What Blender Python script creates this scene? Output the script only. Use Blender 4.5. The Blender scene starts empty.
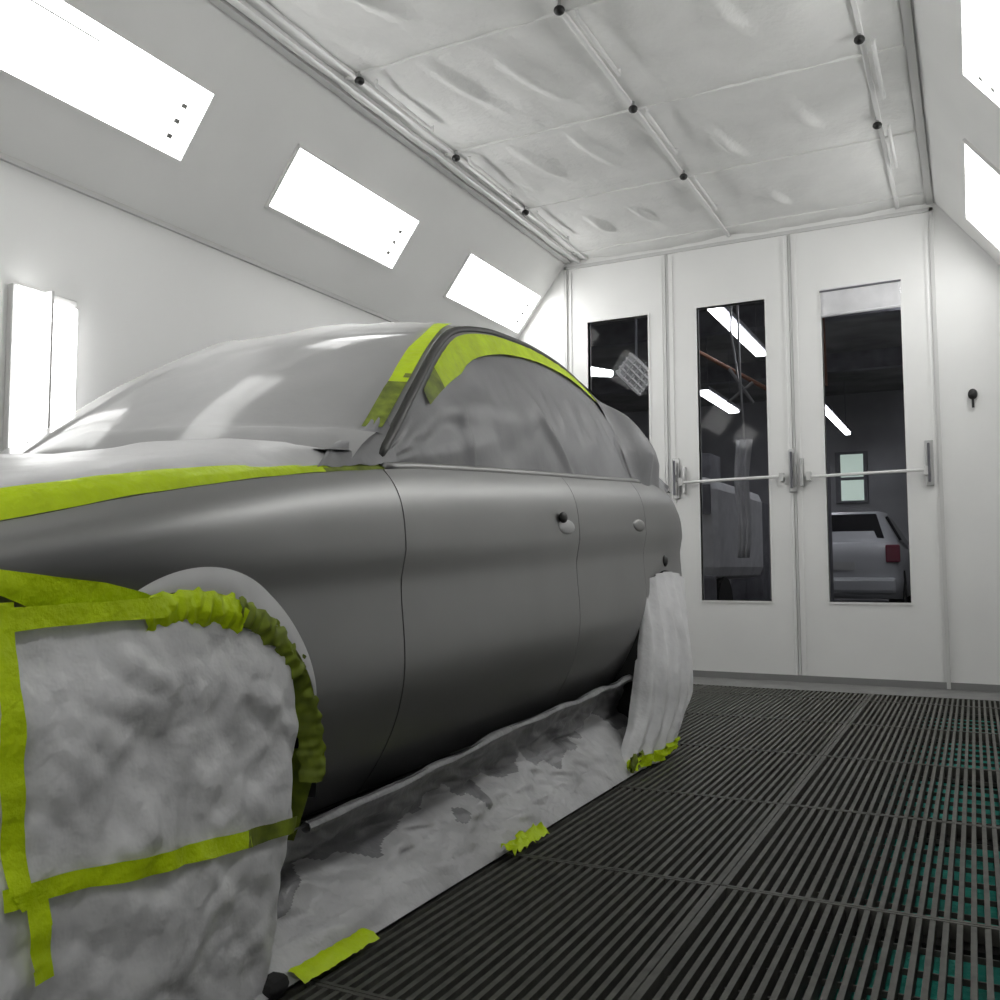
import bpy, bmesh, math, random
from mathutils import Vector, Matrix, noise
random.seed(7)
C = bpy.context.scene.collection
PI = math.pi

# ------------------------------------------------------------------ materials
def mat(name, col, rough=.5, metal=0, spec=.5, emit=None, estr=0, alpha=1, noise_amt=0, noise_scale=8, bump=0, bump_scale=20, coat=0, trans=0):
    m = bpy.data.materials.new(name); m.use_nodes = True
    nt = m.node_tree; b = nt.nodes['Principled BSDF']
    b.inputs['Base Color'].default_value = (*col, 1)
    b.inputs['Roughness'].default_value = rough
    b.inputs['Metallic'].default_value = metal
    b.inputs['Specular IOR Level'].default_value = spec
    b.inputs['Coat Weight'].default_value = coat
    b.inputs['Coat Roughness'].default_value = .18
    b.inputs['Alpha'].default_value = alpha
    b.inputs['Transmission Weight'].default_value = trans
    if emit:
        b.inputs['Emission Color'].default_value = (*emit, 1)
        b.inputs['Emission Strength'].default_value = estr
    tc = nt.nodes.new('ShaderNodeTexCoord')
    if noise_amt:
        n = nt.nodes.new('ShaderNodeTexNoise'); n.inputs['Scale'].default_value = noise_scale; n.inputs['Detail'].default_value = 5
        r = nt.nodes.new('ShaderNodeValToRGB')
        r.color_ramp.elements[0].position = .3; r.color_ramp.elements[1].position = .7
        r.color_ramp.elements[0].color = (*[c*(1-noise_amt) for c in col], 1)
        r.color_ramp.elements[1].color = (*[min(1, c*(1+noise_amt)) for c in col], 1)
        nt.links.new(tc.outputs['Object'], n.inputs['Vector']); nt.links.new(n.outputs['Fac'], r.inputs['Fac'])
        nt.links.new(r.outputs['Color'], b.inputs['Base Color'])
    if bump:
        n = nt.nodes.new('ShaderNodeTexNoise'); n.inputs['Scale'].default_value = bump_scale; n.inputs['Detail'].default_value = 4
        bp = nt.nodes.new('ShaderNodeBump'); bp.inputs['Strength'].default_value = bump; bp.inputs['Distance'].default_value = .02
        nt.links.new(tc.outputs['Object'], n.inputs['Vector']); nt.links.new(n.outputs['Fac'], bp.inputs['Height'])
        nt.links.new(bp.outputs['Normal'], b.inputs['Normal'])
    return m

M = {
 'wall': mat('white_enamel', (.90, .90, .89), .32, spec=.4, noise_amt=.015, noise_scale=2, bump=.05, bump_scale=3),
 'slope': mat('sloped_panel_enamel', (.90, .90, .885), .4, spec=.4, noise_amt=.03, noise_scale=2),
 'trim': mat('trim_enamel', (.66, .66, .65), .4),
 'groove': mat('joint_shadow_gap', (.25, .25, .25), .7),
 'door': mat('door_enamel', (.88, .88, .87), .35, noise_amt=.02, noise_scale=3),
 'gasket': mat('rubber_gasket', (.06, .06, .06), .6),
 'cloth': mat('filter_cloth', (.86, .86, .845), .8, noise_amt=.04, noise_scale=5, bump=.3, bump_scale=30),
 'rod': mat('white_rod', (.86, .86, .85), .3),
 'black': mat('black_plastic', (.012, .012, .012), .4),
 'lamp': mat('lit_tube_panel', (1, 1, 1), .4, emit=(1, 1, .985), estr=7.5),
 'lampoff': mat('lamp_socket', (.35, .35, .34), .5),
 'chrome': mat('brushed_steel', (.55, .55, .55), .3, metal=.9),
 'grate': mat('painted_steel_grate', (.105, .105, .092), .5, spec=.35, noise_amt=.25, noise_scale=30),
 'kerb': mat('galvanised_frame', (.22, .22, .215), .45, noise_amt=.15, noise_scale=12),
 'pit': mat('dark_pit', (.018, .018, .016), .9),
 'teal': mat('green_paint_filter', (.02, .34, .265), .85, noise_amt=.35, noise_scale=9, bump=.4, bump_scale=60),
 'paint': mat('grey_basecoat', (.35, .35, .347), .42, metal=.95, spec=.5, coat=0, noise_amt=.04, noise_scale=3),
 'paintlip': mat('pale_grey_coat', (.72, .72, .725), .5, noise_amt=.06, noise_scale=12),
 'darkpaint': mat('dark_grey_paint', (.045, .045, .042), .4),
 'dark': mat('dark_inner_body', (.02, .02, .02), .8),
 'film': mat('clear_masking_film', (.66, .66, .66), .5, spec=.3, alpha=.62, noise_amt=.06, noise_scale=4, bump=.3, bump_scale=7),
 'filmhood': mat('doubled_masking_film', (.62, .62, .625), .42, spec=.4, alpha=.85, noise_amt=.08, noise_scale=4, bump=.35, bump_scale=7),
 'filmgrey': mat('oversprayed_film', (.26, .26, .27), .4, spec=.5, noise_amt=.14, noise_scale=4, bump=.25, bump_scale=9),
 'sheet': mat('milky_masking_sheet', (.80, .80, .815), .42, spec=.5, noise_amt=.15, noise_scale=7, bump=.7, bump_scale=12),
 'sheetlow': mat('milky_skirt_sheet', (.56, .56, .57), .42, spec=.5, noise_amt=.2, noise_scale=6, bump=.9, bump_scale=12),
 'sheetdark': mat('milky_sheet_shaded', (.27, .27, .28), .36, noise_amt=.3, noise_scale=6, bump=.7, bump_scale=14),
 'tape': mat('lime_masking_tape', (.66, .88, .002), .55, noise_amt=.10, noise_scale=18, bump=.3, bump_scale=50),
 'tapedark': mat('lime_tape_oversprayed', (.20, .26, .02), .6, noise_amt=.5, noise_scale=25),
 'glass': mat('window_glass', (.02, .02, .02), .03, spec=.5, alpha=.10),
 'tyre': mat('tyre_rubber', (.02, .02, .02), .8),
 'rim': mat('alloy_rim', (.4, .4, .4), .35, metal=.8),
 'shopfloor': mat('shop_concrete', (.05, .05, .05), .5, noise_amt=.2, noise_scale=1),
 'shopwall': mat('shop_wall_grey', (.38, .38, .40), .8, noise_amt=.2, noise_scale=1.3),
 'shopceil': mat('shop_ceiling', (.2, .2, .2), .9, noise_amt=.3, noise_scale=2),
 'shoptube': mat('shop_tube_light', (1, 1, 1), .4, emit=(.93, .95, 1), estr=14),
 'shopwin': mat('daylight_window', (1, 1, 1), .4, emit=(.72, .95, .82), estr=.35),
 'silver': mat('silver_car_paint', (.6, .61, .64), .35, metal=.1),
 'carglass': mat('dark_car_glass', (.015, .015, .018), .1),
 'red': mat('tail_lamp_red', (.22, .03, .06), .3),
 'plate': mat('number_plate', (.6, .6, .6), .5),
 'whitecloth': mat('white_fabric', (.7, .7, .72), .8, noise_amt=.1),
 'brown': mat('rusty_pipe', (.16, .06, .03), .7),
 'shopgrey': mat('cabinet_grey', (.16, .16, .18), .6, noise_amt=.3, noise_scale=5),
}

# ------------------------------------------------------------------ mesh helpers
def link(name, bm, m, parent=None, smooth=False, solid=0, bevel=0):
    bmesh.ops.recalc_face_normals(bm, faces=bm.faces[:])
    me = bpy.data.meshes.new(name); bm.to_mesh(me); bm.free()
    if smooth:
        for p in me.polygons: p.use_smooth = True
    o = bpy.data.objects.new(name, me); C.objects.link(o)
    ms = m if isinstance(m, (list, tuple)) else [m]
    for x in ms: me.materials.append(M[x])
    if parent: o.parent = parent
    if solid:
        s = o.modifiers.new('thickness', 'SOLIDIFY'); s.thickness = solid; s.offset = 0
    if bevel:
        b = o.modifiers.new('edge', 'BEVEL'); b.width = bevel; b.segments = 2
    return o
def box(bm, x0, x1, y0, y1, z0, z1):
    r = bmesh.ops.create_cube(bm, size=1)['verts']
    for v in r:
        v.co = Vector(((x0+x1)/2+v.co.x*(x1-x0), (y0+y1)/2+v.co.y*(y1-y0), (z0+z1)/2+v.co.z*(z1-z0)))
    return r
def B(*boxes):
    bm = bmesh.new()
    for b in boxes: box(bm, *b)
    return bm
def quad(bm, *pts):
    return bm.faces.new([bm.verts.new(p) for p in pts])
def grid(fn, nu, nv, close=False):
    bm = bmesh.new()
    vs = [[bm.verts.new(fn(i/nu, j/nv)) for j in range(nv+1)] for i in range(nu+1)]
    for i in range(nu):
        for j in range(nv):
            bm.faces.new((vs[i][j], vs[i+1][j], vs[i+1][j+1], vs[i][j+1]))
    return bm
def tube(bm, pts, r, n=8, cap=True):
    pts = [Vector(p) for p in pts]; rings = []
    for i, p in enumerate(pts):
        d = (pts[min(i+1, len(pts)-1)]-pts[max(i-1, 0)]).normalized()
        a = d.cross(Vector((0, 0, 1)))
        if a.length < .05: a = d.cross(Vector((1, 0, 0)))
        a.normalize(); b = d.cross(a)
        rr = r[i] if isinstance(r, (list, tuple)) else r
        rings.append([bm.verts.new(p+(a*math.cos(2*PI*k/n)+b*math.sin(2*PI*k/n))*rr) for k in range(n)])
    for i in range(len(rings)-1):
        for k in range(n):
            bm.faces.new((rings[i][k], rings[i][(k+1) % n], rings[i+1][(k+1) % n], rings[i+1][k]))
    if cap:
        bm.faces.new(rings[0]); bm.faces.new(rings[-1])
def ribbon(pts, w, off, lift=0, jag=0, n=None):
    """strip of width w along pts; off(p) gives the across direction"""
    bm = bmesh.new(); prev = None
    for i, p in enumerate(pts):
        p = Vector(p); a = off(i, p).normalized()
        ww = w[i] if isinstance(w, (list, tuple)) else w
        j = jag*noise.noise(p*40) if jag else 0
        k = jag*noise.noise(p*33+Vector((5, 1, 2))) if jag else 0
        v1 = bm.verts.new(p-a*(ww/2+j)); v2 = bm.verts.new(p+a*(ww/2+k))
        if prev: bm.faces.new((prev[0], v1, v2, prev[1]))
        prev = (v1, v2)
    return bm
def tag(o, label, cat, group=None, kind=None):
    o['label'] = label; o['category'] = cat
    if group: o['group'] = group
    if kind: o['kind'] = kind
    return o
def struct(name, bm, m, parent=None, **k):
    o = link(name, bm, m, parent, **k)
    if not parent: o['kind'] = 'structure'
    return o
def empty(name, loc=(0, 0, 0)):
    o = bpy.data.objects.new(name, None); C.objects.link(o); o.location = loc; o.empty_display_size = .1
    return o
def copy_tree(o, parent=None):
    c = o.copy(); C.objects.link(c)
    if parent: c.parent = parent
    for ch in list(o.children): copy_tree(ch, c)
    return c
def lerp_tab(tab, x):
    if x <= tab[0][0]: return tab[0][1]
    for (a, b), (c, d) in zip(tab, tab[1:]):
        if x <= c:
            return b+(d-b)*(x-a)/(c-a)
    return tab[-1][1]
def spl(tab, x):
    """smooth (Catmull-Rom) interpolation of a table"""
    if x <= tab[0][0]: return tab[0][1]
    if x >= tab[-1][0]: return tab[-1][1]
    for i in range(len(tab)-1):
        if x <= tab[i+1][0]: break
    x0, y0 = tab[i]; x1, y1 = tab[i+1]
    m0 = (y1-tab[i-1][1])/(x1-tab[i-1][0]) if i > 0 else (y1-y0)/(x1-x0)
    m1 = (tab[i+2][1]-y0)/(tab[i+2][0]-x0) if i+2 < len(tab) else (y1-y0)/(x1-x0)
    h = x1-x0; t = (x-x0)/h
    return (2*t**3-3*t*t+1)*y0+(t**3-2*t*t+t)*h*m0+(-2*t**3+3*t*t)*y1+(t**3-t*t)*h*m1
def nz(x, y, z=0.): return noise.noise(Vector((x, y, z)))

# ------------------------------------------------------------------ booth shell
H = 2.767; XL = -2.407; XR = -.136; WL = -2.911; WR = .37; ZW = 2.092
Y0 = -2.2; Y1 = 5.714
struct('wall_left', B((WL-.06, WL, Y0, Y1, -.3, ZW)), 'wall')
# side wall behind the photographer's right, with an unseen opening added to darken the fender reflection
struct('wall_right', B((WR, WR+.06, Y0, .6, -.3, ZW), (WR, WR+.06, 2.55, Y1, -.3, ZW), (WR, WR+.06, .6, 2.55, 2.04, ZW)), 'wall')
struct('wall_front', B((WL-.06, WR+.06, Y0-.06, Y0, -.3, H+.1)), 'wall')
def slope_panel(name, xa, xb):
    bm = bmesh.new(); s = 1 if xb > xa else -1
    n = Vector((H-ZW, 0, s*(xb-xa)))  # outward
    n = Vector((s*(H-ZW), 0, abs(xb-xa))).normalized()*.004
    pts = [(xa, Y0, H), (xa, Y1, H), (xb, Y1, ZW), (xb, Y0, ZW)]
    a = [bm.verts.new(p) for p in pts]; b = [bm.verts.new(Vector(p)+n) for p in pts]
    bm.faces.new(a); bm.faces.new(b[::-1])
    for i in range(4): bm.faces.new((a[i], a[(i+1) % 4], b[(i+1) % 4], b[i]))
    return struct(name, bm, 'slope')
slope_panel('wall_slope_left', XL, WL)
slope_panel('wall_slope_right', XR, WR)
# ridge trim where the slope meets the left wall and the ceiling
struct('trim_1', B((WL, WL+.014, Y0, Y1, ZW-.018, ZW+.004)), 'trim')
struct('trim_2', B((XL-.004, XL+.035, Y0, Y1, H-.022, H)), 'trim')
struct('trim_3', B((XR-.03, XR+.004, Y0, Y1, H-.022, H)), 'trim')
struct('trim_4', B((XL+.085, XL+.10, Y0, Y1, H-.03, H-.002)), 'rod')

# filter cloth ceiling: shallow pillows between the bars, folds where the blanket sags
folds = [(-1.59, 3.40, .10, .26), (-1.88, 3.37, .08, .22), (-1.90, 4.22, .07, .22), (-1.60, 4.18, .08, .24), (-1.93, 5.13, .06, .16), (-1.65, 5.10, .06, .16),
         (-1.0, 2.55, .1, .2), (-.75, 3.35, .1, .2), (-.62, 4.3, .09, .2), (-1.0, 4.4, .07, .2), (-.9, 5.2, .07, .14), (-1.9, 2.6, .09, .2), (-1.45, 2.4, .09, .2)]
rows = [3.075+.83*k for k in range(-6, 4)]
bars_x = (-2.255, -1.297, -.318)
def ceil_fn(u, v):
    x = XL+(XR-XL)*u; y = Y0+(Y1-Y0)*v
    dx = min(abs(x-b) for b in bars_x); dy = min(abs(y-r) for r in rows)
    sag = .016*min(1, dx/.18)*min(1, dy/.15)
    z = H-.004-sag
    for fx, fy, sx, sy in folds:
        q = ((x-fx-.25*(y-fy))/sx*2.6)**2+((y-fy)/sy*1.3)**2
        if q < 9: z -= .030*math.exp(-q)
    z -= .010*nz(x*5, y*3)+.005*nz(x*13, y*6)
    if u < .02 or u > .98: z = H-.004
    return (x, y, z)
struct('ceiling', grid(ceil_fn, 150, 300), 'cloth', smooth=True)
struct('ceiling_deck', B((XL-.05, XR+.05, Y0, Y1, H+.03, H+.08)), 'groove')
for i, x in enumerate(bars_x):
    bm = bmesh.new(); box(bm, x-.010, x+.010, Y0, Y1, H-.020, H-.004)
    o = link('filter_rail', bm, 'rod', bevel=.003)
    tag(o, ['white ceiling rail nearest the left sloped light panels', 'white ceiling rail down the middle of the filter ceiling', 'white ceiling rail nearest the right edge of the ceiling'][i], 'rail', 'rails across the filter ceiling')
kpos = {(0, 6): (-2.23, 3.071), (0, 7): (-2.235, 3.897), (0, 8): (-2.235, 4.703), (1, 6): (-1.285, 3.004), (1, 7): (-1.285, 3.834), (1, 8): (-1.285, 4.645), (2, 7): (-.322, 3.719), (2, 8): (-.325, 4.507), (2, 6): (-.318, 2.93), (0, 5): (-2.24, 2.24), (1, 5): (-1.29, 2.17)}
proto = None
vis = [(0, 6), (0, 7), (0, 8), (1, 6), (1, 7), (1, 8), (2, 7), (2, 8), (2, 6), (0, 5), (1, 5)]
side = ['left', 'middle', 'right']
for (b, r) in vis:
    x, y = kpos[(b, r)]
    if proto is None:
        k = empty('ceiling_knob')
        bm = bmesh.new(); bmesh.ops.create_uvsphere(bm, u_segments=16, v_segments=10, radius=.021)
        for v in bm.verts: v.co.z = v.co.z*.8
        link('knob', bm, 'black', k, smooth=True)
        bm = bmesh.new(); tube(bm, [(0, 0, .018), (0, 0, .06)], .008); link('stem', bm, 'chrome', k)
        proto = k
    else: k = copy_tree(proto)
    k.location = (x, y, H-.042)
    tag(k, 'round black knob on the %s ceiling rail, %s' % (side[b], {5: 'behind the camera side', 6: 'nearest the camera', 7: 'second of the row away from the camera', 8: 'nearest the doors'}[r]), 'knob', 'black knobs on the ceiling rails')
    if r > 5:
        bm = bmesh.new(); tube(bm, [(x+.045, y+.06, H-.045), (x+.045, y+.52, H-.045)], .009); tube(bm, [(x+.045, y+.06, H-.045), (x+.045, y+.06, H-.02)], .007); tube(bm, [(x+.045, y+.52, H-.045), (x+.045, y+.52, H-.02)], .007)
        o = link('spring_rod', bm, 'rod', smooth=True)
        tag(o, 'thin white rod beside the %s ceiling rail, %s' % (side[b], {6: 'closest row to the camera', 7: 'in the second row', 8: 'in the row by the doors'}[r]), 'rod', 'white rods clipped under the filter ceiling')
for i, r in enumerate(rows):
    if r > 1.2:
        o = link('cross_bar', B((XL+.1, XR-.04, r-.008, r+.008, H-.014, H-.002)), 'cloth')
        tag(o, ['white cross bar of the ceiling above the car front', 'white cross bar of the ceiling, third row before the doors', 'white cross bar of the ceiling at the nearest knobs', 'white cross bar of the ceiling at the second knobs', 'white cross bar of the ceiling at the knobs by the doors', 'white cross bar of the ceiling', 'white cross bar'][sum(1 for q in rows[:i] if q > 1.2)], 'ceiling bar', 'cross bars of the filter ceiling')

# ------------------------------------------------------------------ light fixtures on the slopes
def light_fixture(name, sgn, y0, y1, label):
    xa, xb = (XL, WL) if sgn < 0 else (XR, WR)
    e = empty(name)
    t0, t1 = .35, .69
    P = lambda t, y, d: Vector((xa+(xb-xa)*t, y, H+(ZW-H)*t)) + Vector((-sgn*(H-ZW), 0, -abs(xb-xa))).normalized()*d
    def slab(t0, t1, ya, yb, d0, d1):
        bm = bmesh.new()
        vs = [bm.verts.new(P(t, y, d)) for d in (d0, d1) for t, y in ((t0, ya), (t1, ya), (t1, yb), (t0, yb))]
        bm.faces.new(vs[:4]); bm.faces.new(vs[4:])
        for i in range(4): bm.faces.new((vs[i], vs[(i+1) % 4], vs[4+(i+1) % 4], vs[4+i]))
        return bm
    # frame of four strips
    bm = bmesh.new(); w = .016; wy = .014
    for a in (slab(t0-w, t0, y0-wy, y1+wy, 0, .012), slab(t1, t1+w, y0-wy, y1+wy, 0, .012), slab(t0, t1, y0-wy, y0, 0, .012), slab(t0, t1, y1, y1+wy, 0, .012)):
        me = bpy.data.meshes.new('t'); a.to_mesh(me); a.free(); bm.from_mesh(me); bpy.data.meshes.remove(me)
    link('frame', bm, 'slope', e)
    link('diffuser', slab(t0, t1, y0, y1, .001, .006), 'lamp', e)
    for k in range(3):
        t = t0+(t1-t0)*(.30+.22*k)
        for (ya, yb) in ((y1-.11, y1-.085),):
            link('tube_socket', slab(t, t+.022, ya, yb, .006, .016), 'lampoff', e)
    link('divider', slab(t0+.055, t0+.062, y0+.08, y0+.5, .006, .010), 'lampoff', e)
    tag(e, label, 'light', 'tube light panels in the sloped upper walls')
    return e
for y0, y1, l in ((3.11, 4.09, 'bright light panel on the left slope above the windscreen, middle of the three'), (1.59, 2.59, 'largest bright light panel at the top left corner of the photo'), (4.67, 5.65, 'bright light panel on the left slope nearest the doors'), (.07, 1.05, 'light panel on the left slope beside the camera'), (-1.5, -.5, 'light panel on the left slope behind the camera')):
    light_fixture('light_panel', -1, y0, y1, l)
for y0, y1, l in ((4.42, 5.40, 'bright light panel on the right slope nearest the doors'), (2.80, 3.78, 'bright light panel at the top right corner of the photo'), (-.85, .15, 'light panel on the right slope behind the camera')):
    light_fixture('light_panel', 1, y0, y1, l)
# upright wall lamp beside the bonnet
e = empty('wall_lamp'); tag(e, 'upright wall lamp with two bright tubes on the left wall', 'lamp')
link('housing', B((WL, WL+.03, 1.99, 2.245, .93, 1.655)), 'trim', e, bevel=.005)
for a, b in ((2.0, 2.105), (2.135, 2.235)):
    link('tube', B((WL+.031, WL+.05, a, b, .95, 1.645 if a < 2.1 else 1.62)), 'lamp', e, bevel=.008)

link('centre_fin', B((WL+.03, WL+.062, 2.115, 2.125, .93, 1.655)), 'trim', e)
# ------------------------------------------------------------------ far wall with three folding doors
yd = Y1
struct('wall_back', B((WL-.06, -2.42, yd, yd+.06, -.3, H+.1), (-.135, WR+.06, yd, yd+.06, -.3, H+.1), (-2.42, -.135, yd, yd+.06, 2.70, H+.1)), 'door')
struct('baseboard_back', B((WL, WR, yd-.012, yd, -.02, .035)), 'groove')
leaves = [(-2.40, -1.715, -2.254, -1.834), (-1.695, -.945, -1.512, -1.087), (-.925, -.155, -.757, -.32)]
zb, zt = .468, 2.318
for i, (a, b, wa, wb) in enumerate(leaves):
    n = i+1
    d = struct('door_%d' % n, B((a, wa, yd-.004, yd+.05, .02, 2.70), (wb, b, yd-.004, yd+.05, .02, 2.70), (wa, wb, yd-.004, yd+.05, .02, zb), (wa, wb, yd-.004, yd+.05, zt, 2.70)), 'door')
    g = .012
    link('window_gasket', B((wa-g, wa, yd-.010, yd+.04, zb-g, zt+g), (wb, wb+g, yd-.010, yd+.04, zb-g, zt+g), (wa, wb, yd-.010, yd+.04, zb-g, zb), (wa, wb, yd-.010, yd+.04, zt, zt+g)), 'door', d)
    link('window_pane', B((wa, wb, yd+.012, yd+.018, zb, zt)), 'glass', d)
    if i:
        bm = bmesh.new(); tube(bm, [(a+.06, yd-.05, 1.205), (b-.04, yd-.05, 1.215)], .009); link('push_bar', bm, 'rod', d, smooth=True)
        for x in (a+.075, b-.06):
            link('bar_bracket', B((x-.012, x+.012, yd-.062, yd-.004, 1.185, 1.235)), 'trim', d)
    # pressed rib of the leaf along its edges
    link('edge_rib', B((a+.018, a+.030, yd-.012, yd-.004, .04, 2.68), (b-.030, b-.018, yd-.012, yd-.004, .04, 2.68)), 'door', d)
for i, x in enumerate((-1.705, -.935)):
    struct('trim_%d' % (10+i), B((x-.007, x+.007, yd+.001, yd+.04, .02, 2.70)), 'trim')
struct('trim_12', B((-.155, -.135, yd-.02, yd, 0, 2.72)), 'trim')
struct('trim_13', B((-2.42, -2.40, yd-.02, yd, 0, 2.72)), 'trim')
struct('trim_14', B((-2.42, -.135, yd-.02, yd, 2.70, 2.72)), 'trim')
hl = ['door latch between the left and the middle door', 'door latch between the middle and the right door', 'door latch on the right edge of the right door']
for i, (x, z) in enumerate(((-1.66, 1.235), (-.945, 1.25), (-.20, 1.255))):
    e = empty('door_latch'); tag(e, 'tall grey ' + hl[i], 'latch', 'latches of the far doors')
    link('plate', B((x-.022, x+.022, yd-.022, yd-.005, z-.13, z+.13)), 'chrome', e, bevel=.004)
    link('lever', B((x-.008, x+.006, yd-.065, yd-.05, z-.11, z+.11)), 'shopgrey', e, bevel=.004)
    link('pivot', B((x-.008, x+.006, yd-.052, yd-.02, z-.02, z+.02)), 'chrome', e)
    if i < 2:
        link('side_catch', B((x+.045, x+.065, yd-.045, yd-.005, z-.10, z+.07)), 'chrome', e, bevel=.003)
e = empty('pull_switch'); tag(e, 'small black pull switch on the wall right of the doors', 'switch')
bm = bmesh.new(); bmesh.ops.create_uvsphere(bm, u_segments=14, v_segments=8, radius=.028)
for v in bm.verts: v.co = Vector((.03+v.co.x*.9, yd-.02+v.co.y*.7, 1.625+v.co.z*1.1))
link('button', bm, 'black', e, smooth=True)
bm = bmesh.new(); tube(bm, [(.03, yd-.02, 1.60), (.03, yd-.02, 1.55)], .007); link('pull_cord', bm, 'black', e)

# ------------------------------------------------------------------ floor: pit, filters, bearing bars
struct('floor', B((WL-.06, WR+.06, Y0, Y1+.06, -.45, -.34)), 'pit')
struct('floor_frame', B((WL, WR, 5.33, Y1-.012, -.05, -.004), ), 'kerb')
seams = [-2.86, -2.28, -1.39, -.507, .365]
joints = [1.26+.755*k for k in range(-4, 6)]
joints = [j for j in joints if j < 5.2]+[5.32]
first = {}
def grate_mesh(w, l):
    bm = bmesh.new(); p = .0235; n = int(w/p)
    off = (w-n*p)/2
    for k in range(1, n):
        x = off+k*p; box(bm, x-.0052, x+.0052, .004, l-.004, -.032, -.001)
    m = int(l/.10)
    for k in range(1, m):
        y = l*k/m; box(bm, 0.004, w-.004, y-.002, y+.002, -.031, -.020)
    for y in (.004, l-.004): box(bm, .002, w-.002, y-.004, y+.004, -.032, 0)
    for x in (.007, w-.007): box(bm, x-.007, x+.007, .002, l-.002, -.032, 0.0008)
    return bm
colname = ['against the left wall', 'under the far half of the car', 'under the near side of the car', 'in the right column']
for c in range(4):
    for r in range(len(joints)-1):
        w = seams[c+1]-seams[c]; l = joints[r+1]-joints[r]
        if c < 2 and joints[r] < -.5: continue
        key = (round(w, 3), round(l, 3))
        if key not in first:
            o = link('floor_grate', grate_mesh(w-.003, l-.003), 'grate'); first[key] = o
        else:
            o = first[key].copy(); C.objects.link(o)
        o.location = (seams[c]+.0015, joints[r]+.0015, 0)
        rr = len(joints)-2-r
        ords = ['at the doors', 'second', 'third', 'fourth', 'fifth', 'sixth', 'seventh', 'eighth', 'ninth', 'tenth']
        tag(o, 'dark steel floor grate %s, %s' % (colname[c], ords[rr] + ('' if rr == 0 else ' row from the doors')), 'floor grate', 'steel bar grates of the booth floor')
        o['kind'] = 'structure'
for x in seams[1:4]:
    struct('floor_beam', B((x-.03, x+.03, Y0, 5.32, -.16, -.034)), 'pit')
for j in joints[:-1]:
    struct('floor_beam', B((WL, WR, j-.045, j+.045, -.16, -.034)), 'pit')
fr = ['nearest the doors', 'second from the doors', 'third from the doors', 'fourth from the doors', 'nearest the camera', 'beside the camera']
ys = [j for j in joints[:-1] if j > .3][::-1]
for i, j in enumerate(ys[1:]):
    o = link('filter_mat', grid(lambda u, v: (-.27+.62*u, j+.10+.61*v, -.058+.012*nz(u*6, v*6, j)), 14, 14), 'teal', smooth=True, solid=.02)
    tag(o, 'green filter mat under the right floor grates, ' + fr[min(i, 5)], 'filter', 'green filter mats below the floor grates')

# ------------------------------------------------------------------ the car
CX = -1.80; HW = .76
XS = CX+HW     # -1.04 near side
BELT = [(.05, .56), (.20, .63), (.45, .685), (.62, .712), (.79, .747), (.94, .782), (1.14, .820), (1.31, .848), (1.56, .880), (1.75, .900), (2.3, .935), (2.9, .968), (3.3, .99), (3.6, .995), (3.9, .985), (4.2, .96), (4.45, .91), (4.6, .86)]
PLAN = [(.05, .48), (.12, .34), (.22, .22), (.38, .11), (.6, .045), (.8, .012), (1.0, 0), (1.35, .002), (2, .004), (3.3, 0), (3.5, .004), (3.7, .035), (3.9, .085), (4.15, .15), (4.35, .23), (4.5, .32), (4.6, .52)]
SILL = [(.05, .22), (1.0, .21), (1.4, .205), (3.4, .27), (4.2, .27), (4.6, .33)]
CREASE = [(.05, .55), (.7, .66), (1.3, .70), (2.3, .748), (3.3, .80), (4.6, .82)]
def inset(y, z):
    zb_, zs, zc = spl(BELT, y), spl(SILL, y), spl(CREASE, y)
    if z > zc:
        t = (z-zc)/(zb_-zc)
        i = -.004+.010*t+.048*t**3.6
    else:
        t = (zc-z)/(zc-zs)
        i = -.004+.022*math.sin(min(1, t/.30)*PI/2)*(1-.0*t) if t < .3 else .018-.014*math.sin(min(1, (t-.3)/.30)*PI/2)
        i = -.004
        if t < .12: i = -.004+.012*(t/.12)
        elif t < .45: i = .008-.010*(1-math.cos(PI*(t-.12)/.33))/2
        else: i = -.002+.118*((t-.45)/.55)**2
    return i
def side_pt(y, z, s=1, extra=0):
    x = HW-spl(PLAN, y)-inset(y, z)+extra
    return Vector((CX+s*x, y, z))
ARCH = [(1.01, .325, .325), (3.42, .335, .33)]
def zlow(y):
    z = spl(SILL, y)
    for (c, h, r) in ARCH:
        d = abs(y-c)
        if d < r: z = max(z, h+math.sqrt(r*r-d*d))
    return z
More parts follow.
